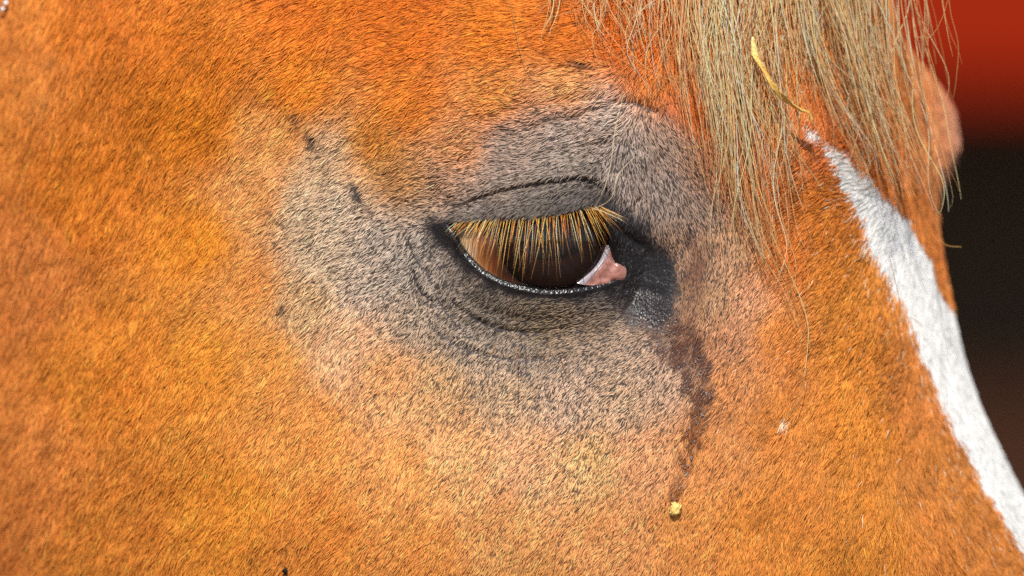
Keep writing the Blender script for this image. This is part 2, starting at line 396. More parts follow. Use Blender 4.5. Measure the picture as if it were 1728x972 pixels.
m, nt, b = mat('skin'); M_skin = m
a = attr(nt, 'pigment'); w = attr(nt, 'wet')
nt.links.new(a.outputs['Color'], b.inputs['Base Color'])
mr = nt.nodes.new('ShaderNodeMapRange')
mr.inputs['To Min'].default_value = 0.75; mr.inputs['To Max'].default_value = 0.22
nt.links.new(w.outputs['Fac'], mr.inputs['Value']); nt.links.new(mr.outputs['Result'], b.inputs['Roughness'])
tc = nt.nodes.new('ShaderNodeTexCoord')
n1 = nt.nodes.new('ShaderNodeTexNoise'); n1.inputs['Scale'].default_value = 800; n1.inputs['Detail'].default_value = 3
vo = nt.nodes.new('ShaderNodeTexVoronoi'); vo.inputs['Scale'].default_value = 1700
ad = nt.nodes.new('ShaderNodeMath'); ad.operation = 'ADD'
nt.links.new(tc.outputs['Object'], n1.inputs['Vector']); nt.links.new(tc.outputs['Object'], vo.inputs['Vector'])
vm = nt.nodes.new('ShaderNodeMath'); vm.operation = 'MULTIPLY'; vm.inputs[1].default_value = 0.3
nt.links.new(vo.outputs['Distance'], vm.inputs[0])
nt.links.new(n1.outputs['Fac'], ad.inputs[0]); nt.links.new(vm.outputs[0], ad.inputs[1])
bp = nt.nodes.new('ShaderNodeBump'); bp.inputs['Distance'].default_value = 0.0006; bp.inputs['Strength'].default_value = 0.5
nt.links.new(ad.outputs[0], bp.inputs['Height']); nt.links.new(bp.outputs['Normal'], b.inputs['Normal'])

def plain(name, rgb, rough, spec=0.5, coat=0.0, bump=None, attrib=False, sss=0.0):
    m, nt, b = mat(name)
    b.inputs['Base Color'].default_value = (*lin(rgb), 1)
    b.inputs['Roughness'].default_value = rough
    b.inputs['Specular IOR Level'].default_value = spec
    b.inputs['Coat Weight'].default_value = coat; b.inputs['Coat Roughness'].default_value = 0.04
    if sss:
        b.inputs['Subsurface Weight'].default_value = sss
        b.inputs['Subsurface Radius'].default_value = (1, .35, .25)
        b.inputs['Subsurface Scale'].default_value = 0.0015
    if attrib:
        nt.links.new(attr(nt, 'pigment').outputs['Color'], b.inputs['Base Color'])
    if bump:
        sc_, st_, di_ = bump
        tc = nt.nodes.new('ShaderNodeTexCoord'); n = nt.nodes.new('ShaderNodeTexNoise'); n.inputs['Scale'].default_value = sc_
        n.inputs['Detail'].default_value = 4
        bp = nt.nodes.new('ShaderNodeBump'); bp.inputs['Strength'].default_value = st_; bp.inputs['Distance'].default_value = di_
        nt.links.new(tc.outputs['Object'], n.inputs['Vector']); nt.links.new(n.outputs['Fac'], bp.inputs['Height'])
        nt.links.new(bp.outputs['Normal'], b.inputs['Normal'])
    return m

M_eye = plain('eyeball', (120, 80, 50), 0.25, 0.5, 0.6, attrib=True)
M_iris = plain('iris', (50, 28, 18), 0.5, 0.3, attrib=True)
M_third = plain('third_eyelid', (158, 146, 152), 0.3, 0.5, 0.6, None, sss=0.3)
M_car = plain('caruncle', (178, 124, 112), 0.3, 0.5, 0.8, (700, 0.5, 0.0006), sss=0.3)

m, nt, b = mat('cornea'); M_cornea = m
nt.nodes.remove(b)
tr = nt.nodes.new('ShaderNodeBsdfTransparent'); gl = nt.nodes.new('ShaderNodeBsdfGlossy'); fr = nt.nodes.new('ShaderNodeFresnel'); mx = nt.nodes.new('ShaderNodeMixShader')
gl.inputs['Roughness'].default_value = 0.015; fr.inputs['IOR'].default_value = 1.55
nt.links.new(fr.outputs[0], mx.inputs[0]); nt.links.new(tr.outputs[0], mx.inputs[1]); nt.links.new(gl.outputs[0], mx.inputs[2])
nt.links.new(mx.outputs[0], nt.nodes['Material Output'].inputs['Surface'])

m, nt, b = mat('tear_water'); M_tear = m
b.inputs['Base Color'].default_value = (0.9, 0.9, 0.9, 1); b.inputs['Roughness'].default_value = 0.18
b.inputs['Transmission Weight'].default_value = 0.9; b.inputs['IOR'].default_value = 1.33

# ------------------------------------------------------------------ object builders
def link(name, data, parent=None, material=None):
    o = bpy.data.objects.new(name, data)
    col.objects.link(o)
    if parent is not None:
        o.parent = parent
    if material is not None:
        data.materials.append(material)
    return o

def set_attr(data, name, typ, dom, vals):
    a = data.attributes.new(name, typ, dom)
    vals = np.ascontiguousarray(vals, dtype=np.float32).ravel()
    a.data.foreach_set('color' if typ == 'FLOAT_COLOR' else ('vector' if typ == 'FLOAT_VECTOR' else 'value'), vals)

def mesh(name, V, F, parent=None, material=None, smooth=True, pigment=None, wet=None):
    V = np.asarray(V, np.float32).reshape(-1, 3); F = np.asarray(F, np.int32)
    me = bpy.data.meshes.new(name)
    k = F.shape[1]
    me.vertices.add(len(V)); me.vertices.foreach_set('co', V.ravel())
    me.loops.add(F.size); me.loops.foreach_set('vertex_index', F.ravel())
    me.polygons.add(len(F)); me.polygons.foreach_set('loop_start', np.arange(0, F.size, k, dtype=np.int32))
    me.update(calc_edges=True)
    if smooth:
        me.polygons.foreach_set('use_smooth', np.ones(len(F), bool))
    if pigment is not None:
        pg = np.concatenate([pigment, np.ones((len(V), 1))], 1)
        set_attr(me, 'pigment', 'FLOAT_COLOR', 'POINT', pg)
    if wet is not None:
        set_attr(me, 'wet', 'FLOAT', 'POINT', wet)
    return link(name, me, parent, material)

def grid_faces(nr, nc, wrap=False, flip=False):
    i, j = np.meshgrid(np.arange(nr - 1), np.arange(nc if wrap else nc - 1), indexing='ij')
    j2 = (j + 1) % nc
    F = np.stack([i * nc + j, i * nc + j2, (i + 1) * nc + j2, (i + 1) * nc + j], -1).reshape(-1, 4)
    return F[:, ::-1] if flip else F

def hair_curves(name, P, rad, colr, wet, parent, material):
    """P: n x k x 3 points of n hairs"""
    n, k = P.shape[:2]
    hc = bpy.data.hair_curves.new(name)
    hc.add_curves([k] * n)
    hc.points.foreach_set('position', np.ascontiguousarray(P, np.float32).ravel())
    if 'radius' in hc.attributes:
        hc.attributes['radius'].data.foreach_set('value', np.ascontiguousarray(rad, np.float32).ravel())
    else:
        set_attr(hc, 'radius', 'FLOAT', 'POINT', rad)
    set_attr(hc, 'pigment', 'FLOAT_COLOR', 'CURVE', np.concatenate([colr, np.ones((n, 1))], 1))
    set_attr(hc, 'wet', 'FLOAT', 'CURVE', wet)
    return link(name, hc, parent, material)

def tubes(name, P, rad, colr, parent, material, sides=4, closed_tip=True):
    """each hair of P (n x k x 3) as a tapering tube, all in one mesh; colr n x 3 or n x k x 3"""
    n, k = P.shape[:2]
    T = np.gradient(P, axis=1); T /= np.linalg.norm(T, axis=2, keepdims=True) + 1e-12
    ref = np.array([0.12, 1.0, 0.07]); ref /= np.linalg.norm(ref)
    A = np.cross(T, ref); A /= np.linalg.norm(A, axis=2, keepdims=True) + 1e-9
    B = np.cross(T, A)
    an = np.arange(sides) / sides * 2 * math.pi
    V = P[:, :, None, :] + rad[:, :, None, None] * (np.cos(an)[None, None, :, None] * A[:, :, None, :] + np.sin(an)[None, None, :, None] * B[:, :, None, :])
    f = grid_faces(k, sides, True)
    F = (f[None] + (np.arange(n) * k * sides)[:, None, None]).reshape(-1, 4)
    if colr.ndim == 2:
        colr = np.repeat(colr[:, None], k, 1)
    pg = np.repeat(colr[:, :, None], sides, 2).reshape(-1, 3)
    return mesh(name, V, F, parent, material, True, pg, np.zeros(len(pg)))

# ------------------------------------------------------------------ ground and red shed behind
g, nt, b = mat('earth')
tc = nt.nodes.new('ShaderNodeTexCoord'); n = nt.nodes.new('ShaderNodeTexNoise'); n.inputs['Scale'].default_value = 3; n.inputs['Detail'].default_value = 8
cr = nt.nodes.new('ShaderNodeValToRGB')
cr.color_ramp.elements[0].color = (0.07, 0.042, 0.025, 1); cr.color_ramp.elements[1].color = (0.15, 0.095, 0.06, 1)
nt.links.new(tc.outputs['Object'], n.inputs['Vector']); nt.links.new(n.outputs['Fac'], cr.inputs['Fac']); nt.links.new(cr.outputs['Color'], b.inputs['Base Color'])
b.inputs['Roughness'].default_value = 0.95
N = 41
gx = np.sign(np.linspace(-1, 1, N)) * np.abs(np.linspace(-1, 1, N)) ** 3 * 900
X, Y = np.meshgrid(gx, gx, indexing='ij')
Z = -1.45 + 0.03 * np.sin(X * 1.3) * np.cos(Y * 1.7)
ground = mesh('ground', np.stack([X, Y, Z], -1), grid_faces(N, N), None, g)
ground['kind'] = 'structure'
ground['label'] = 'bare brown earth of the yard below the horse'

def box(name, lo, hi, parent, material, bev=0.006):
    import bmesh
    bm = bmesh.new(); bmesh.ops.create_cube(bm, size=1)
    lo, hi = np.array(lo), np.array(hi)
    for v in bm.verts:
        v.co = Vector((lo + hi) / 2 + np.array(v.co) * (hi - lo))
    bmesh.ops.bevel(bm, geom=bm.edges[:], offset=bev, segments=2, affect='EDGES')
    me = bpy.data.meshes.new(name); bm.to_mesh(me); bm.free()
    return link(name, me, parent, material)

M_red = plain('red_paint', (138, 30, 2), 0.85, 0.1, bump=(6, 0.3, 0.01))
M_dark = plain('dark_timber', (104, 94, 84), 0.8, 0.2, bump=(9, 0.4, 0.01))
M_brown = plain('brown_timber', (164, 112, 88), 0.8, 0.2, bump=(9, 0.4, 0.01))
shed = bpy.data.objects.new('shed', None); col.objects.link(shed); shed.location = (0.6, 4.0, -1.45)
shed['label'] = 'red painted shed with a dark open front behind the horse'; shed['category'] = 'shed'
box('front_panel', (-0.9, 0, 1.566), (1.0, 0.03, 2.6), shed, M_red)
box('post', (-0.9, 0.01, -0.03), (-0.8, 0.11, 1.565), shed, M_dark)
box('post', (0.9, 0.01, -0.03), (1.0, 0.11, 1.565), shed, M_dark)
box('back_wall', (-0.9, 0.8, -0.03), (1.0, 0.84, 2.55), shed, M_dark)
box('lower_board', (-0.9, 0.72, -0.03), (1.0, 0.79, 1.388), shed, M_brown)
box('side_wall', (-0.94, 0.03, -0.03), (-0.905, 0.84, 2.55), shed, M_dark)
box('side_wall', (1.005, 0.03, -0.03), (1.04, 0.84, 2.55), shed, M_dark)
box('roof', (-1.0, -0.05, 2.605), (1.1, 0.95, 2.66), shed, M_red)

# ------------------------------------------------------------------ horse: head with eyelids
horse = bpy.data.objects.new('horse', None); col.objects.link(horse)
horse['label'] = 'chestnut horse head with white blaze, pale forelock and half closed dark eye'
horse['category'] = 'horse'

S_LO, S_HI, Z_LO, Z_HI = -0.32, 0.33, -0.18, 0.18
dirs = np.stack([np.cos(ANG), np.sin(ANG)], 1)
with np.errstate(divide='ignore'):
    tx = np.where(dirs[:, 0] > 0, (S_HI - LIDC[0]) / dirs[:, 0], (S_LO - LIDC[0]) / dirs[:, 0])
    tz = np.where(dirs[:, 1] > 0, (Z_HI - LIDC[1]) / dirs[:, 1], (Z_LO - LIDC[1]) / dirs[:, 1])
BND = LIDC + np.minimum(np.abs(tx), np.abs(tz))[:, None] * dirs
NR = 230
rho = np.linspace(0, 1, NR)
gk = 4.0
gg = (np.exp(gk * rho) - 1) / (math.exp(gk) - 1)
SZ = CONT[None] + (BND - CONT)[None] * gg[:, None, None]
outer = S(SZ[..., 0].ravel(), SZ[..., 1].ravel()).reshape(NR, NA, 3)
# the lid margin turns inwards and runs back along the eyeball
edge = outer[0]
inn = (LIDC - CONT); inn /= np.linalg.norm(inn, axis=1, keepdims=True)
isup = sstep(-0.002, 0.004, CONT[:, 1] - EYE_C[1] - 0.002)
rings = []
for off, dep in [(0.0000, 0.0120), (0.0004, 0.0060), (0.0006, 0.0032), (0.0006, 0.0017), (0.0005, 0.0008), (0.0003, 0.0003)]:
    p = edge.copy()
    p[:, 0] += inn[:, 0] * off; p[:, 2] += inn[:, 1] * off; p[:, 1] += dep
    rings.append(p)
HV = np.concatenate([np.stack(rings), outer], 0)
nrt = HV.shape[0]
ps, pz = SZ[..., 0].ravel(), SZ[..., 1].ravel()
black, streak, rust, spot, blaze = masks(ps, pz)
fc = F_coat(ps, pz)
grey = np.clip((fc[:, 3] - 0.3) / 0.25, 0, 1)[:, None]
skin = fc[:, :3] * (0.45 * (1 - grey)) + lin((62, 54, 54)) * grey
skin = np.where(blaze[:, None], lin((190, 160, 150)), skin)
bl = black[:, None]
skin = skin * (1 - bl) + lin((26, 24, 26)) * bl
st = (streak * (1 - 0.85 * black))[:, None]
skin = skin * (1 - st) + lin((58, 38, 32)) * st
skin = skin * (1 - 0.8 * spot[:, None])
ldist = lid_dist(ps, pz)
rim = np.exp(-(np.maximum(ldist, 0) / 0.0016) ** 2)[:, None]
skin = skin * (1 - rim) + lin((24, 22, 24)) * rim
low = 1 - sstep(-0.001, 0.003, pz - EYE_C[1] - 0.004)
wet = np.clip(np.maximum.reduce([black * 0.55, streak * 0.8, np.exp(-(np.maximum(ldist, 0) / 0.0028) ** 2) * (0.35 + 0.65 * low)]), 0, 1)
pig = np.concatenate([np.tile(lin((26, 22, 24)), (len(rings) * NA, 1)), skin], 0)
wets = np.concatenate([np.ones(len(rings) * NA), wet])
head = mesh('head', HV, grid_faces(nrt, NA, True), horse, M_skin, True, pig, wets)
head['label'] = 'dark bare skin around the eyelids and under the coat'

# ------------------------------------------------------------------ coat
def grow(n_try, s_lo, s_hi, z_lo, z_hi, per=1.0):
    s = R.uniform(s_lo, s_hi, n_try); z = R.uniform(z_lo, z_hi, n_try)
    return s, z

PER_MM2 = 9.5
area = (0.27 - -0.215) * 0.23 * 1e6
n_try = int(area * PER_MM2)
s = R.uniform(-0.215, 0.27, n_try); z = R.uniform(-0.115, 0.115, n_try)
phi = (s - (xs_of(z) - HA)) / HA
inframe = (np.abs(z) < 0.079) & (s > -0.14) & (phi < 2.0)
keep = (phi < 2.9) & (inframe | (R.random(n_try) < 0.30))
s, z, phi, inframe = s[keep], z[keep], phi[keep], inframe[keep]
ld = lid_dist(s, z)
low = z < EYE_C[1] + 0.002
keep = ld > np.where(low, 0.0017, 0.0004)
s, z, phi, inframe, ld = s[keep], z[keep], phi[keep], inframe[keep], ld[keep]
black, streak, rust, spot, blaze = masks(s, z)
sharp = np.exp(-(((s - 0.0) / 0.085) ** 2 + (z / 0.075) ** 2))
keep = R.random(len(s)) > np.clip(0.0 * sharp * (1 - blaze) + 0.62 * black + 0.6 * spot, 0, 0.95)
s, z, phi, inframe, ld, black, streak, rust, spot, blaze = [v[keep] for v in (s, z, phi, inframe, ld, black, streak, rust, spot, blaze)]
n = len(s)
fc = F_coat(s, z)
colr, dark = fc[:, :3], fc[:, 3]
# hair colour varies hair by hair and lock by lock
nc1, nc2, nc3 = Noise(0.0011, 21), Noise(0.004, 22), Noise(0.015, 23)
lock = 0.5 * nc1(s, z) + 0.35 * nc2(s, z) + 0.35 * nc3(s, z)
greyness = np.clip((dark - 0.25) / 0.3, 0, 1)
_ac, _al = s * 0.87 - z * 0.5, s * 0.5 + z * 0.87              # across and along the lie of the coat
nst, nst2 = Noise(1.0, 24), Noise(1.0, 25)
flowl = nst(_ac / 0.0008, _al / 0.006) + 0.8 * nst2(_ac / 0.002, _al / 0.012)
lock = lock + 0.9 * flowl * (1 - 0.7 * greyness)
r = R.random(n)
isdark = r < dark * 0.62 + 0.04 * nc1(s + 1, z)
f = np.exp(R.normal(0, 0.16, n) + 0.16 * lock)
lightf = 1.16 + 0.34 * greyness
darkf = 0.78 - 0.44 * greyness
f = f * np.where(isdark, darkf, lightf)
f = f * np.where((R.random(n) < 0.02) & ~isdark, 1.5, 1)  # a sprinkling of hairs brightened in colour as painted sheen glints
colr = colr * f[:, None]
# hue drifts at random, hair by hair and in patches, between redder and yellower
hue = (R.normal(0, 0.5, n) + 0.6 * nc2(s + 2, z) + 0.4 * nc3(s, z + 1)) * (1 - 0.6 * greyness)
colr[:, 1] *= np.exp(0.06 * hue + 0.02 * (1 - greyness)); colr[:, 2] *= np.exp(0.10 * hue - 0.12 * (1 - greyness))
blk = np.clip(black + 0.85 * spot, 0, 1)[:, None]
colr = colr * (1 - blk) + lin((44, 40, 44)) * blk * np.exp(R.normal(0, .3, n))[:, None]
_, ps_ = poly_dist(s, z, STREAK)
stc = (streak * np.interp(ps_, [0, .45, .6, 1], [.92, .9, .85, .8]) * (1 - 0.8 * black))[:, None]
colr = colr * (1 - stc) + (lin((88, 58, 48)) * (1 - sstep(.4, .7, ps_))[:, None] + lin((112, 66, 38)) * sstep(.4, .7, ps_)[:, None]) * stc * np.exp(R.normal(0, .35, n))[:, None]
rs = (rust * 0.6)[:, None] * (1 - stc)
colr = colr * (1 - rs) + lin((112, 70, 52)) * rs
edge_d = np.exp(-(np.maximum(ld, 0) / 0.0035) ** 2) * (1 - blaze)
colr = colr * (1 - 0.25 * edge_d[:, None]) + lin((70, 64, 62)) * 0.25 * edge_d[:, None]
# single white hairs mixed in beside the blaze, and one white tuft on the cheek
tuft = pix([(1326, 709)])[0]
sl = np.interp(z, BLAZE_L[::-1, 1], BLAZE_L[::-1, 0])
near_b = np.exp(-(np.abs(s - sl) / 0.006) ** 1.0) * 0.14 * (s < sl) + 0.006 * (s > 0.05)
white = (R.random(n) < near_b) & (nc1(s, z * 0.6) > 0.0) | (np.hypot(s - tuft[0], (z - tuft[1]) * 0.8) < 0.0012)
farb = np.exp(-((phi - 1.95) / 0.45) ** 2) * np.exp(-((z - 0.040) / 0.02) ** 2)
colr = colr * (1 - 0.8 * farb[:, None]) + lin((196, 150, 130)) * 0.8 * farb[:, None]
wcol = np.where(white & ~blaze, 1, 0)[:, None] * lin((224, 190, 158)) + np.where(white & ~blaze, 0, 1)[:, None] * lin((222, 221, 218)); wcol = wcol * np.exp(R.normal(0, 0.10, n) + 0.10 * lock)[:, None]
wmask = blaze | white
colr = np.where(wmask[:, None], np.minimum(wcol, 0.86), np.minimum(colr, 0.8))

L = 0.80 * F_len(s, z)[:, 0] * np.exp(R.normal(0, 0.22, n))
L = L * (1 - 0.3 * black) * np.where(isdark, 0.85, 1.0)
fl = F_flow(s, z)
th = np.arctan2(fl[:, 1], fl[:, 0])
na1, na2 = Noise(0.0016, 31), Noise(0.006, 32)
th = th + np.radians(8) * R.normal(0, 1, n) + np.radians(10) * na1(s, z) + np.radians(9) * na2(s, z)
lift = np.radians(np.clip(13 + 5 * R.normal(0, 1, n) + 5 * nc1(s + 3, z), 3, 34)) * (1 - 0.2 * streak)
lift = np.where(ld < 0.002, lift * 0.7, lift); lift = np.where(blaze, lift * 0.5, lift)
ts, tz_, nn = frame(s, z)
root = S(s, z)
tdir = np.cos(th)[:, None] * ts - np.sin(th)[:, None] * tz_
side = np.cross(nn, tdir)
tau = np.array([0, .33, .67, 1.0])
bend = R.normal(0, 0.10, n)
# locks: hairs of one small cell lean to its middle
cell = 0.0010 + 0.0
ci, cj = np.floor(s / cell), np.floor(z / cell)
hsh = lambda a, b, k: np.modf(np.abs(np.sin(a * 127.1 + b * 311.7 + k * 74.7) * 43758.5453))[0]
cs = (ci + hsh(ci, cj, 1)) * cell - s; cz = (cj + hsh(ci, cj, 2)) * cell - z
pull = cs[:, None] * ts + cz[:, None] * tz_
P = (root[:, None] - 0.00012 * nn[:, None]
     + (L * np.cos(lift))[:, None, None] * tau[None, :, None] * tdir[:, None]
     + (L * np.sin(lift))[:, None, None] * (tau * (1 - 0.42 * tau))[None, :, None] * nn[:, None]
     + (L * bend)[:, None, None] * (tau ** 2)[None, :, None] * side[:, None]
     + (L * R.normal(0, 0.035, n))[:, None, None] * np.sin(tau * 5.0)[None, :, None] * side[:, None]
     + (0.55 * tau ** 1.3)[None, :, None] * pull[:, None] * (1 - 0.5 * greyness)[:, None, None])
rb = (0.000086 + 0.000026 * R.random(n)) * np.where(inframe, 1, 1.9) * (1 + 0.25 * np.clip((L - 0.003) / 0.003, 0, 1))
rb = rb * np.where(blaze, 1.2, 1) * (1 + 0.0 * np.exp(-(((s - 0.0) / 0.085) ** 2 + (z / 0.075) ** 2)) * (1 - blaze) * (1 - 0.4 * black)) 
rad = rb[:, None] * np.array([0.85, 1.0, 0.8, 0.15])[None]
wetv = np.clip(streak + 0.5 * black, 0, 1)
pass
c = ~wmask
coat = hair_curves('coat', P[c], rad[c], colr[c], wetv[c], horse, M_coat); coat['kind'] = 'stuff'
coat['label'] = 'short golden chestnut coat turning grey around the eye'
blz = hair_curves('blaze', P[~c], rad[~c], colr[~c], wetv[~c], horse, M_white); blz['kind'] = 'stuff'
blz['label'] = 'white hair of the blaze down the forehead'

# ------------------------------------------------------------------ eye
ax = np.array([(930 - 905) * K, -0.0300, (412 - 402) * K]); ax /= np.linalg.norm(ax)
C3 = np.array([EYE_C[0], EYE_Y, EYE_C[1]])
u_ = np.cross(ax, [0, 0, 1.0]); u_ /= np.linalg.norm(u_); v_ = np.cross(u_, ax)
LIMB = math.asin(0.0135 / EYE_R)
def cap(thetas, rad_fn, nseg=96):
    a = np.linspace(0, 2 * math.pi, nseg, endpoint=False)
    V = []
    for t in thetas:
        rr, hh = rad_fn(t)
        V.append(C3 + hh * ax + rr * (np.cos(a)[:, None] * u_ + np.sin(a)[:, None] * v_))
    return np.array(V), a
nE = Noise(0.12, 41); nE2 = Noise(0.5, 42)
thetas = np.linspace(LIMB, math.pi * 0.97, 60)
V, a = cap(thetas, lambda t: (EYE_R * math.sin(t), EYE_R * math.cos(t)))
T2, A2 = np.meshgrid(thetas, a, indexing='ij')
out = (T2 - LIMB) * EYE_R * 1e3 + 0.8 * nE(A2, T2) + 0.35 * nE2(A2 * 4, T2 * 6)
stops = [0, 1.0, 3.8, 6.0, 8.6, 30]
cols = np.array([lin((34, 20, 16)), lin((66, 30, 14)), lin((112, 56, 22)), lin((176, 112, 60)), lin((214, 178, 140)), lin((216, 180, 150))])
pgm = np.stack([np.interp(out, stops, cols[:, k]) for k in range(3)], -1).reshape(-1, 3)
eye = mesh('eye', V, grid_faces(len(thetas), 96, True), horse, M_eye, True, pgm)
eye['label'] = 'brown and cream eyeball under the upper lid'
rr = np.linspace(0.0, 1.0, 40)
V, a = cap(rr, lambda t: (0.01352 * t, 0.02895 - 0.0022 * (1 - (1 - t) ** 2) * 0 - 0.0016 * math.sin(math.pi * min(1, t)) * 0.5), 128)
T2, A2 = np.meshgrid(rr, a, indexing='ij')
px_, pz_ = T2 * np.cos(A2), T2 * np.sin(A2)
pup = sstep(0.9, 1.05, np.hypot(px_ / 0.66, pz_ / 0.42) + 0.03 * nE2(A2 * 3, T2))
fib = 0.8 + 0.35 * nE2(A2 * 9, T2 * 0.8) + 0.2 * nE2(A2 * 25, T2)
irc = lin((90, 44, 30))[None, None] * fib[..., None] * pup[..., None] + lin((12, 11, 18)) * (1 - pup[..., None])
limb = sstep(0.86, 1.0, T2)[..., None]
irc = irc * (1 - limb) + lin((26, 18, 18)) * limb
mesh('iris', V, grid_faces(40, 128, True), eye, M_iris, True, irc.reshape(-1, 3))
RC = (0.0135 ** 2 + 0.0052 ** 2) / (2 * 0.0052)
tm = math.asin(0.0138 / RC)
V, a = cap(np.linspace(0.0005, tm, 40), lambda t: (RC * math.sin(t), 0.0290 + 0.0052 - RC + RC * math.cos(t)), 128)
mesh('cornea', V, grid_faces(40, 128, True), eye, M_cornea, True)

# third eyelid and caruncle in the inner corner
def sph_y(px, py, off=0.0):
    p = P0([(px, py)])[0]
    r2 = (p[0] - EYE_C[0]) ** 2 + (p[1] - EYE_C[1]) ** 2
    return EYE_Y - math.sqrt(max(EYE_R ** 2 - r2, 1e-6)) - off
def strip(name, A, B, ya, yb, bulge, lump, seed, parent, material):
    nu, nv = 40, 16
    A = catmull(A, nu); B = catmull(B, nu); nz = Noise(9, seed)
    V = np.zeros((nu, nv + 4, 3))
    for j in range(nv + 4):
        t = np.clip((j - 4) / (nv - 1), 0, 1)
        pp = A * (1 - t) + B * t
        y = np.interp(np.linspace(0, 1, nu), np.linspace(0, 1, len(ya)), ya) * (1 - t) + np.interp(np.linspace(0, 1, nu), np.linspace(0, 1, len(yb)), yb) * t
        y = y - bulge * math.sin(math.pi * t) ** 0.7 - lump * nz(pp[:, 0], pp[:, 1]) * math.sin(math.pi * t)
        if j < 4:
            y = y + [0.0030, 0.0012, 0.0004, 0.0001][j]
            pp = pp + np.array([[-1.5, -1.0, -1.4, -0.8][j], 0])
        V[:, j] = at_depth(pp, y)
    return mesh(name, V, grid_faces(nu, nv + 4, False, True), parent, material)
A = [(1024, 414), (1014, 438), (998, 458), (974, 478)]
M_ = [(1031, 416), (1022, 437), (1007, 457), (987, 481)]
B = [(1038, 422), (1053, 444), (1056, 466), (1036, 484)]
ya = [sph_y(*q, 0.0008) for q in A]; ym = [y - 0.0004 for y in [sph_y(*q, 0.0012) for q in M_]]
yb = [0.0012, 0.0016, 0.0020, 0.0020]

strip('third_eyelid', A, M_, ya, ym, 0.0001, 0.0, 51, eye, M_third)
strip('caruncle', M_, B, [y + 0.0002 for y in ym], yb, 0.0001, 0.0007, 52, eye, M_car)

# ------------------------------------------------------------------ eyelashes
nl = 150
t = np.clip((np.arange(nl) + R.uniform(-.3, 1.3, nl)) / nl, 0, 1)
up_px = catmull([(770, 379), (800, 375), (840, 371), (900, 368), (960, 360), (1000, 351), (1019, 354)], 200)
rp = np.stack([np.interp(t, np.linspace(0, 1, 200), up_px[:, k]) for k in (0, 1)], 1)
rp[:, 1] += R.uniform(-4.5, 1.0, nl)
ang = R.normal(0, 3, nl) + np.interp(rp[:, 0], [765, 800, 850, 900, 940, 970, 995, 1010, 1022], [140, 126, 103, 95, 88, 76, 62, 40, 20]) + R.normal(0, 5.5, nl)
ln = np.interp(rp[:, 0], [765, 785, 820, 860, 930, 970, 1000, 1022], [22, 40, 72, 106, 114, 94, 66, 48]) * R.uniform(0.42, 1.08, nl)
k = 12
tt = np.linspace(0, 1, k)
fwd = R.uniform(0.0035, 0.0070, nl)
LP = np.zeros((nl, k, 3))
root = pix(rp); root3 = S(root[:, 0], root[:, 1])
dx, dz = np.cos(np.radians(ang)) * ln * K, -np.sin(np.radians(ang)) * ln * K
cv = R.normal(0, 0.05, nl)
for i, q in enumerate(tt):
    LP[:, i, 0] = root3[:, 0] + dx * q + dz * cv * q * q
    LP[:, i, 2] = root3[:, 2] + dz * (0.86 * q + 0.14 * q * q) - dx * cv * q * q
    LP[:, i, 1] = root3[:, 1] + 0.0003 - fwd * math.sin(q * 1.9) 
lr = R.uniform(0.00004, 0.00008, nl)[:, None] * np.interp(tt, [0, .2, .6, 1], [0.8, 1, .8, .12])[None]
lc = np.array([lin((246, 192, 104)), lin((232, 156, 70)), lin((180, 96, 38)), lin((255, 232, 180))])[R.choice(4, nl, p=[.35, .35, .18, .12])]
lc = lc[:, None] * np.interp(tt, [0, .5, 1], [1.05, 0.95, 0.55])[None, :, None] * np.exp(R.normal(0, .16, (nl, k, 1)))
la = tubes('eyelashes', LP, lr, np.minimum(lc, .85), horse, M_lash, 5); la['kind'] = 'stuff'
la['label'] = 'golden lashes hanging from the upper eyelid'

# long feeler hairs
def lines(guides, ks, npt=24):
    return np.stack([at_depth(catmull(g, npt), np.interp(np.linspace(0, 1, npt), np.linspace(0, 1, len(y)), y)) for g, y in zip(guides, ks)])
wg = [[(1002, 353), (1018, 322), (1030, 280), (1038, 220), (1052, 160)], [(1002, 353), (1026, 340), (1036, 325), (1040, 302), (1052, 284), (1072, 264)], [(1000, 352), (1020, 358), (1050, 372)],
      [(945, 602), (955, 632), (972, 650), (986, 662)], [(872, 585), (871, 605), (872, 640)], [(838, 578), (830, 600)], [(1190, 545), (1186, 520), (1170, 505)], [(1172, 200), (1200, 270), (1260, 300), (1300, 290)], [(560, 60), (540, 110), (500, 160)]]
wy = [[-.008, -.016, -.016, -.014, -.012], [-.008, -.014, -.015, -.013, -.010], [-.008, -.012, -.012], [-.003, -.008, -.009, -.008], [-.004, -.008, -.008], [-.004, -.008], [0, -.006, -.008], [0, -.01, -.01, -.004], [.003, -.003, -.004]]
WP = lines(wg, wy)
wc = np.array([lin((226, 206, 170))] * 3 + [lin((90, 50, 26))] + [lin((170, 110, 60))] * 5)
wr = np.full((len(wg), 24), 0.00011) * np.linspace(1, .5, 24)
wh = tubes('whiskers', WP, wr, wc, horse, M_lash, 5); wh['kind'] = 'stuff'
wh['label'] = 'single long feeler hairs by the eyelids'

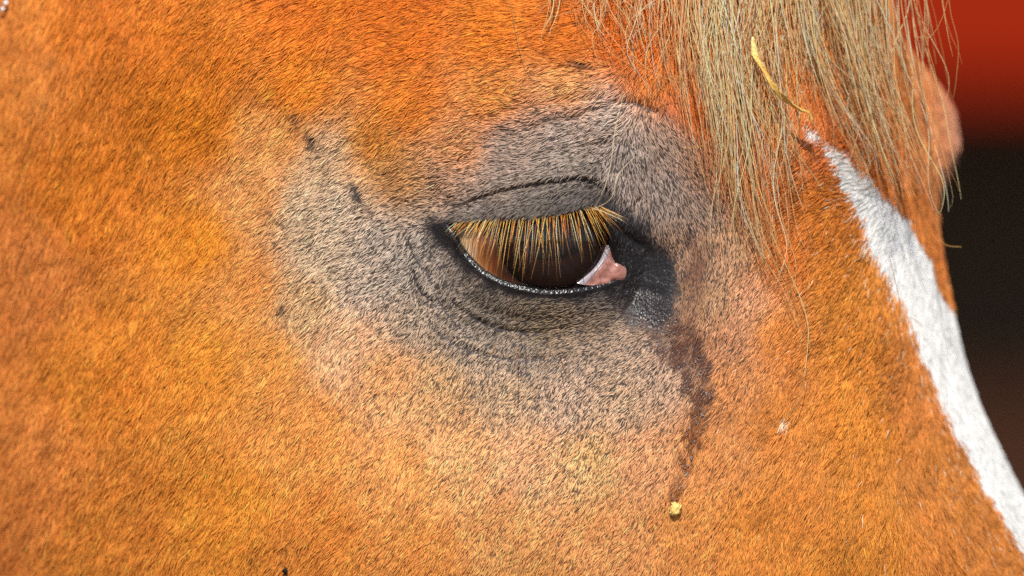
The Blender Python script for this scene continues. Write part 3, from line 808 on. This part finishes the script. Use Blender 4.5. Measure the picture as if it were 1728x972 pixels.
# ------------------------------------------------------------------ forelock
def surf_y(px, py, cap_=0.03):
    q = pix(np.stack([np.clip(px, -200, 1560), py], 1))
    return np.minimum(S(q[:, 0], q[:, 1])[:, 1], cap_)
bundles = [  # guide, spread at root, spread at tip (px), hairs, shortest end, lift mm (lo, hi), curl px
    ([(1180, -60), (1195, 90), (1222, 230), (1240, 350), (1262, 440)], 34, 34, 330, .55, (3, 11), 5),
    ([(1225, -60), (1236, 90), (1262, 220), (1282, 330), (1305, 430)], 40, 36, 330, .5, (3, 12), 5),
    ([(1275, -60), (1282, 60), (1300, 160), (1325, 250), (1340, 330)], 45, 34, 300, .5, (3, 10), 5),
    ([(1330, -60), (1335, 40), (1350, 120), (1365, 170)], 44, 40, 300, .55, (1, 7), 3),
    ([(1375, -60), (1390, 60), (1425, 170), (1465, 260), (1490, 330)], 38, 30, 300, .5, (4, 14), 5),
    ([(1430, -60), (1448, 80), (1480, 190), (1512, 290), (1530, 370)], 36, 22, 300, .5, (6, 16), 5),
    ([(1490, -60), (1505, 80), (1528, 190), (1545, 290), (1552, 360)], 28, 20, 160, .5, (6, 16), 6),
    ([(1240, 100), (1262, 250), (1300, 400), (1330, 500), (1352, 575), (1362, 640)], 22, 5, 36, .55, (4, 9), 4),
    ([(1225, 60), (1228, 200), (1232, 330), (1250, 400), (1290, 470)], 12, 10, 60, .6, (4, 10), 6),
    ([(1310, 60), (1318, 200), (1328, 330), (1332, 430), (1340, 500)], 16, 8, 44, .6, (4, 9), 5),
    ([(1395, -60), (1425, 60), (1465, 190), (1500, 280), (1530, 360)], 6, 5, 60, .6, (14, 18), 3),
    ([(1130, -60), (1145, 80), (1172, 180), (1205, 260)], 36, 40, 80, .4, (2, 14), 26),
    ([(1050, -60), (1062, 40), (1086, 120), (1112, 180)], 45, 45, 60, .35, (2, 12), 24),
    ([(925, -60), (928, 20), (930, 70), (945, 112)], 8, 4, 26, .5, (2, 6), 5),
    ([(1012, -60), (1015, 20), (1014, 60), (1030, 100)], 9, 8, 34, .5, (2, 7), 6),
    ([(1080, -60), (1078, 20), (1086, 80), (1100, 160)], 10, 10, 34, .5, (2, 8), 8),
    ([(980, -60), (975, 20), (985, 60), (1000, 90)], 40, 40, 30, .4, (2, 8), 20),
    ([(1560, -60), (1566, 40), (1578, 110), (1586, 180)], 14, 5, 14, .5, (6, 14), 0),
    ([(1545, -60), (1552, 60), (1560, 150), (1568, 260)], 14, 12, 22, .4, (6, 14), 2),
]
FP, FR, FC = [], [], []
NK = 28
pal = np.array([lin((255, 216, 162)), lin((250, 198, 140)), lin((255, 236, 202)), lin((216, 148, 90)), lin((240, 164, 98))])
for g, w0, w1, cnt, mn, (l0, l1), curl in bundles:
    m_ = len(g)
    g = catmull([(g[0][0] - 22, -330)] + list(g), 72) if g[0][1] < 0 else catmull(g, 72)
    shift = (lambda e: (1 + (m_ - 1) * e) / m_) if g[0][1] < -100 else (lambda e: e)
    cnt = int(cnt * (0.42 if curl < 15 else 0.7))
    end = R.uniform(mn * 0.72, 1.0, cnt) * np.where(R.random(cnt) < 0.2, R.uniform(.5, 1, cnt), 1)
    nw = max(2, cnt // 14)                                   # wisps of about a dozen hairs
    wi = R.integers(0, nw, cnt)
    wo, we, wl = R.normal(0, 0.7, nw), R.uniform(0.6, 1.12, nw), R.normal(0, 16, nw)
    tight = R.uniform(0.05, 0.5, nw)[wi]
    off = np.where(R.random(cnt) < 0.72, wo[wi] + R.normal(0, 1, cnt) * tight * 0.4, R.normal(0, 0.75, cnt))
    end = end * we[wi]
    lean = wl[wi] + R.normal(0, 8, cnt) + np.where(R.random(cnt) < .32, R.normal(0, 48, cnt), 0)
    lv = R.uniform(l0, l1, cnt) * 1e-3
    q = np.linspace(0, 1, NK)
    tpos = q[None] * shift(end)[:, None]
    gx_ = np.interp(tpos, np.linspace(0, 1, 72), g[:, 0]); gy_ = np.interp(tpos, np.linspace(0, 1, 72), g[:, 1])
    wid = w0 + (w1 - w0) * tpos
    ph, fq = R.uniform(0, 6.3, (cnt, 1)), R.uniform(1.5, 5.0, (cnt, 1))
    ph2, fq2 = R.uniform(0, 6.3, (cnt, 1)), R.uniform(4, 9, (cnt, 1))
    am = np.abs(R.normal(0, 1, (cnt, 1))) * (min(curl, 14) + 3) * np.where(R.random((cnt, 1)) < .12, 2.0, 1)
    x = gx_ + off[:, None] * wid + am * (np.sin(ph + fq * tpos * 3) - np.sin(ph)) + 0.3 * am * np.sin(ph2 + fq2 * tpos * 3) * tpos
    wph, wam = R.uniform(0, 6.3, nw)[wi][:, None], (R.normal(0, 9, nw)[wi])[:, None]
    x = x + lean[:, None] * tpos ** 1.5 + wam * (np.sin(wph + tpos * 7.5) - np.sin(wph)) * np.sqrt(tpos)
    y = gy_ + 0.5 * am * np.cos(ph + fq * tpos * 3) * tpos
    sy = surf_y(x.ravel(), y.ravel()).reshape(cnt, NK)
    sy = np.apply_along_axis(lambda v: np.convolve(np.pad(v, 2, mode='edge'), np.ones(5) / 5, 'valid'), 1, sy)
    yy = sy - lv[:, None] * (0.6 + 0.4 * np.sin(ph2 + tpos * 4)) - 0.0015
    FP.append(at_depth(np.stack([x, y], -1), yy))
    FR.append(R.uniform(0.00005, 0.0001, cnt)[:, None] * np.interp(q, [0, .7, 1], [1, 1, .3])[None])
    p_ = [.34, .26, .16, .14, .10] if curl < 15 else [.2, .2, .1, .2, .3]
    FC.append(pal[R.choice(5, cnt, p=p_)] * np.exp(R.normal(0, .15, (cnt, 1))))
FP, FR, FC = np.concatenate(FP), np.concatenate(FR), np.concatenate(FC)
singles = [[(1598, -40), (1604, 20), (1617, 75), (1614, 130), (1609, 165)], [(1575, 190), (1576, 300), (1582, 370), (1592, 410), (1622, 417)], [(1535, -20), (1560, 60), (1580, 130), (1582, 160)], [(1545, 62), (1570, 62), (1590, 30), (1602, -10)],
           [(1500, 430), (1520, 520), (1512, 545), (1492, 580)], [(1362, 620), (1340, 690), (1290, 720), (1240, 700)], [(1245, 380), (1300, 430), (1330, 480), (1345, 530)], [(1530, 535), (1545, 540), (1556, 552)],
           [(860, -40), (866, 30), (880, 90), (905, 125), (950, 148)], [(1100, 165), (1130, 140), (1160, 120)], [(1095, 170), (1130, 130), (1175, 140)], [(1120, 90), (1190, 120), (1215, 190), (1195, 240), (1150, 250)]]
SP = lines(singles, [[.02, .018, .018, .018, .02], [.03] * 5, [.012] * 4, [.014] * 4, [.02, .02, .018, .018], [.004, .0, .0, .003], [0, -.002, 0, .004], [.03, .03, .03], [.004, 0, -.004, -.005, -.004], [-.004, -.006, -.005], [-.004, -.008, -.006], [.002, -.006, -.008, -.008, -.006]], NK)
FP = np.concatenate([FP, SP]); FR = np.concatenate([FR, np.full((len(SP), NK), .00008)]); FC = np.concatenate([FC, np.tile(lin((206, 160, 96)), (len(SP), 1))])
fo = tubes('forelock', FP, FR, np.minimum(FC, .88), horse, M_lock, 4); fo['kind'] = 'stuff'
fo['label'] = 'long pale flaxen forelock strands falling over the forehead'
print('forelock hairs', len(FP))

# ------------------------------------------------------------------ tears
import bmesh
def blob(seed, sub=2):
    bm = bmesh.new(); bmesh.ops.create_icosphere(bm, subdivisions=sub, radius=1)
    V = np.array([v.co[:] for v in bm.verts]); F = np.array([[v.index for v in f.verts] for f in bm.faces]); bm.free()
    rr = np.random.default_rng(seed)
    return V, F
bv, bf = blob(0)
pts = []
for _ in range(70):
    t = R.random() ** 1.1
    c = np.array([np.interp(t, np.linspace(0, 1, len(STREAK)), STREAK[:, k]) for k in (0, 1)])
    w = np.interp(t, np.linspace(0, 1, len(STREAK)), STREAK_W)
    pts.append((*(c + R.normal(0, .42, 2) * w), R.uniform(0.00007, 0.00020)))
for _ in range(22):
    q = pix([(R.uniform(1045, 1140), R.uniform(395, 545))])[0]
    if inside(q[0], q[1], BLACK_P): pts.append((*q, R.uniform(0.00006, 0.00014)))
for _ in range(34):
    q = pix([(R.uniform(1055, 1160), R.uniform(525, 590))])[0]
    pts.append((*q, R.uniform(0.00006, 0.00018)))
for q in [(1202, 657), (1190, 664), (1184, 690), (1176, 700), (1180, 712), (1174, 728), (1170, 745), (1166, 762), (1168, 772), (1160, 785), (1156, 800), (1165, 722), (1150, 620), (1172, 610), (1188, 600), (1130, 585)]:
    pts.append((*pix([(q[0] + R.normal(0, 3), q[1])])[0], R.uniform(0.0002, 0.00036)))
VV, FF = [], []
for i, (a_, b_, r_) in enumerate(pts):
    a1, b1 = np.array([a_]), np.array([b_])
    t1, t2, n1_ = frame(a1, b1); o = S(a1, b1)[0] + n1_[0] * R.uniform(0.0002, 0.0006)
    el = R.uniform(1, 1.8)
    VV.append(o + r_ * (bv[:, :1] * t1[0] + el * bv[:, 1:2] * t2[0] + 0.7 * bv[:, 2:] * n1_[0])); FF.append(bf + i * len(bv))
td = mesh('tear_droplets', np.concatenate(VV), np.concatenate(FF), horse, M_tear); td['kind'] = 'stuff'
td['label'] = 'wet glinting tear drops below the inner corner of the eye'

# ------------------------------------------------------------------ straw, crumb, flecks
def ribbon(name, g, ys, w, seed, material):
    n_ = 40; rr = np.random.default_rng(seed)
    c = at_depth(catmull(g, n_), np.interp(np.linspace(0, 1, n_), np.linspace(0, 1, len(ys)), ys))
    T = np.gradient(c, axis=0); T /= np.linalg.norm(T, axis=1, keepdims=True)
    tw = np.cumsum(rr.normal(0.04, .2, n_)); A = np.cross(T, [0, 1.0, 0]); A /= np.linalg.norm(A, axis=1, keepdims=True); Bv = np.cross(T, A)
    wid = w * np.interp(np.linspace(0, 1, n_), [0, .1, .4, .55, .8, .93, 1], [.25, .5, .55, 1, 1, .7, .3]) * (1 + np.convolve(rr.normal(0, .5, n_ + 4), np.ones(5) / 5, 'valid'))
    an = np.linspace(0, 2 * math.pi, 8, endpoint=False)
    V = np.zeros((n_, 8, 3))
    for j, t in enumerate(an):
        e1, e2 = math.cos(t), 0.22 * math.sin(t) + 0.22 * math.cos(2 * t)
        d1 = np.cos(tw)[:, None] * A + np.sin(tw)[:, None] * Bv; d2 = -np.sin(tw)[:, None] * A + np.cos(tw)[:, None] * Bv
        V[:, j] = c + wid[:, None] * (e1 * d1 + e2 * d2)
    base = at_depth(np.array([g[-1]], float), ys[-1])[0]
    o = mesh(name, V - base, grid_faces(n_, 8, True), None, material); o.location = base
    return o
m, nt, b = mat('straw'); M_straw = m
tc = nt.nodes.new('ShaderNodeTexCoord'); nn_ = nt.nodes.new('ShaderNodeTexNoise'); nn_.inputs['Scale'].default_value = 1800
cr = nt.nodes.new('ShaderNodeValToRGB'); cr.color_ramp.elements[0].position = .3; cr.color_ramp.elements[1].position = .65
cr.color_ramp.elements[0].color = (*lin((206, 140, 50)), 1); cr.color_ramp.elements[1].color = (*lin((244, 212, 122)), 1)
nt.links.new(tc.outputs['Object'], nn_.inputs['Vector']); nt.links.new(nn_.outputs['Fac'], cr.inputs['Fac']); nt.links.new(cr.outputs['Color'], b.inputs['Base Color'])
b.inputs['Roughness'].default_value = 0.35
sg = np.array([(1270, 62), (1275, 95), (1288, 115), (1300, 138), (1318, 160), (1345, 182), (1366, 192), (1371, 208)], float)
o = ribbon('straw_stem', sg, surf_y(sg[:, 0], sg[:, 1]) - 0.0105, 0.00115, 3, M_straw)
o['label'] = 'twisted yellow bit of straw caught in the pale forelock'; o['category'] = 'straw'

def lump(name, px, py, rad, lift, material, seed, squash=(1, 1, .7), label='', cat=''):
    rr = np.random.default_rng(seed)
    V, F = blob(seed, 3)
    d = 1 + 0.22 * np.sin(V @ rr.normal(0, 3, (3, 4)) + rr.uniform(0, 6, 4)).mean(1) * 2 + rr.normal(0, .03, len(V))
    d = d + 0.14 * np.sin(V @ rr.normal(0, 7, (3, 5)) + rr.uniform(0, 6, 5)).sum(1) * 0.6
    V = V * d[:, None] * np.array(squash) * rad
    q = pix([(px, py)]); t1, t2, n1_ = frame(q[:, 0], q[:, 1]); o3 = S(q[:, 0], q[:, 1])[0] + n1_[0] * lift
    W = V[:, :1] * t1[0] + V[:, 1:2] * t2[0] + V[:, 2:] * n1_[0]
    o = mesh(name, W, F, None, material); o.location = o3
    o['label'] = label; o['category'] = cat
    return o
M_crumb = plain('amber_crumb', (250, 210, 120), 0.3, 0.5, 0.5, (1200, 1.0, .0008))
lump('dried_crumb', 1140, 857, 0.0016, 0.0009, M_crumb, 5, (1.0, .95, .38), 'golden yellow crumb stuck to the coat at the end of the tear streak', 'crumb')
M_seed = plain('dark_seed', (30, 22, 18), 0.5, 0.4)
lump('dark_speck', 483, 962, 0.00065, 0.0012, M_seed, 6, (1, 1.3, .7), 'tiny black speck lying on the golden cheek coat', 'speck')
M_fleck = plain('white_fleck', (236, 234, 232), 0.3, 0.5)
for k_, (px_, py_, r_) in enumerate([(20, 8, .0007), (15, 18, .0006)]):
    o = lump('white_fleck', px_, py_, r_, 0.0022, M_fleck, 7 + k_, (1, 1, .6), 'tiny white fleck, one of a pair on the temple hair', 'fleck')
    o['group'] = 'white flecks on the temple'
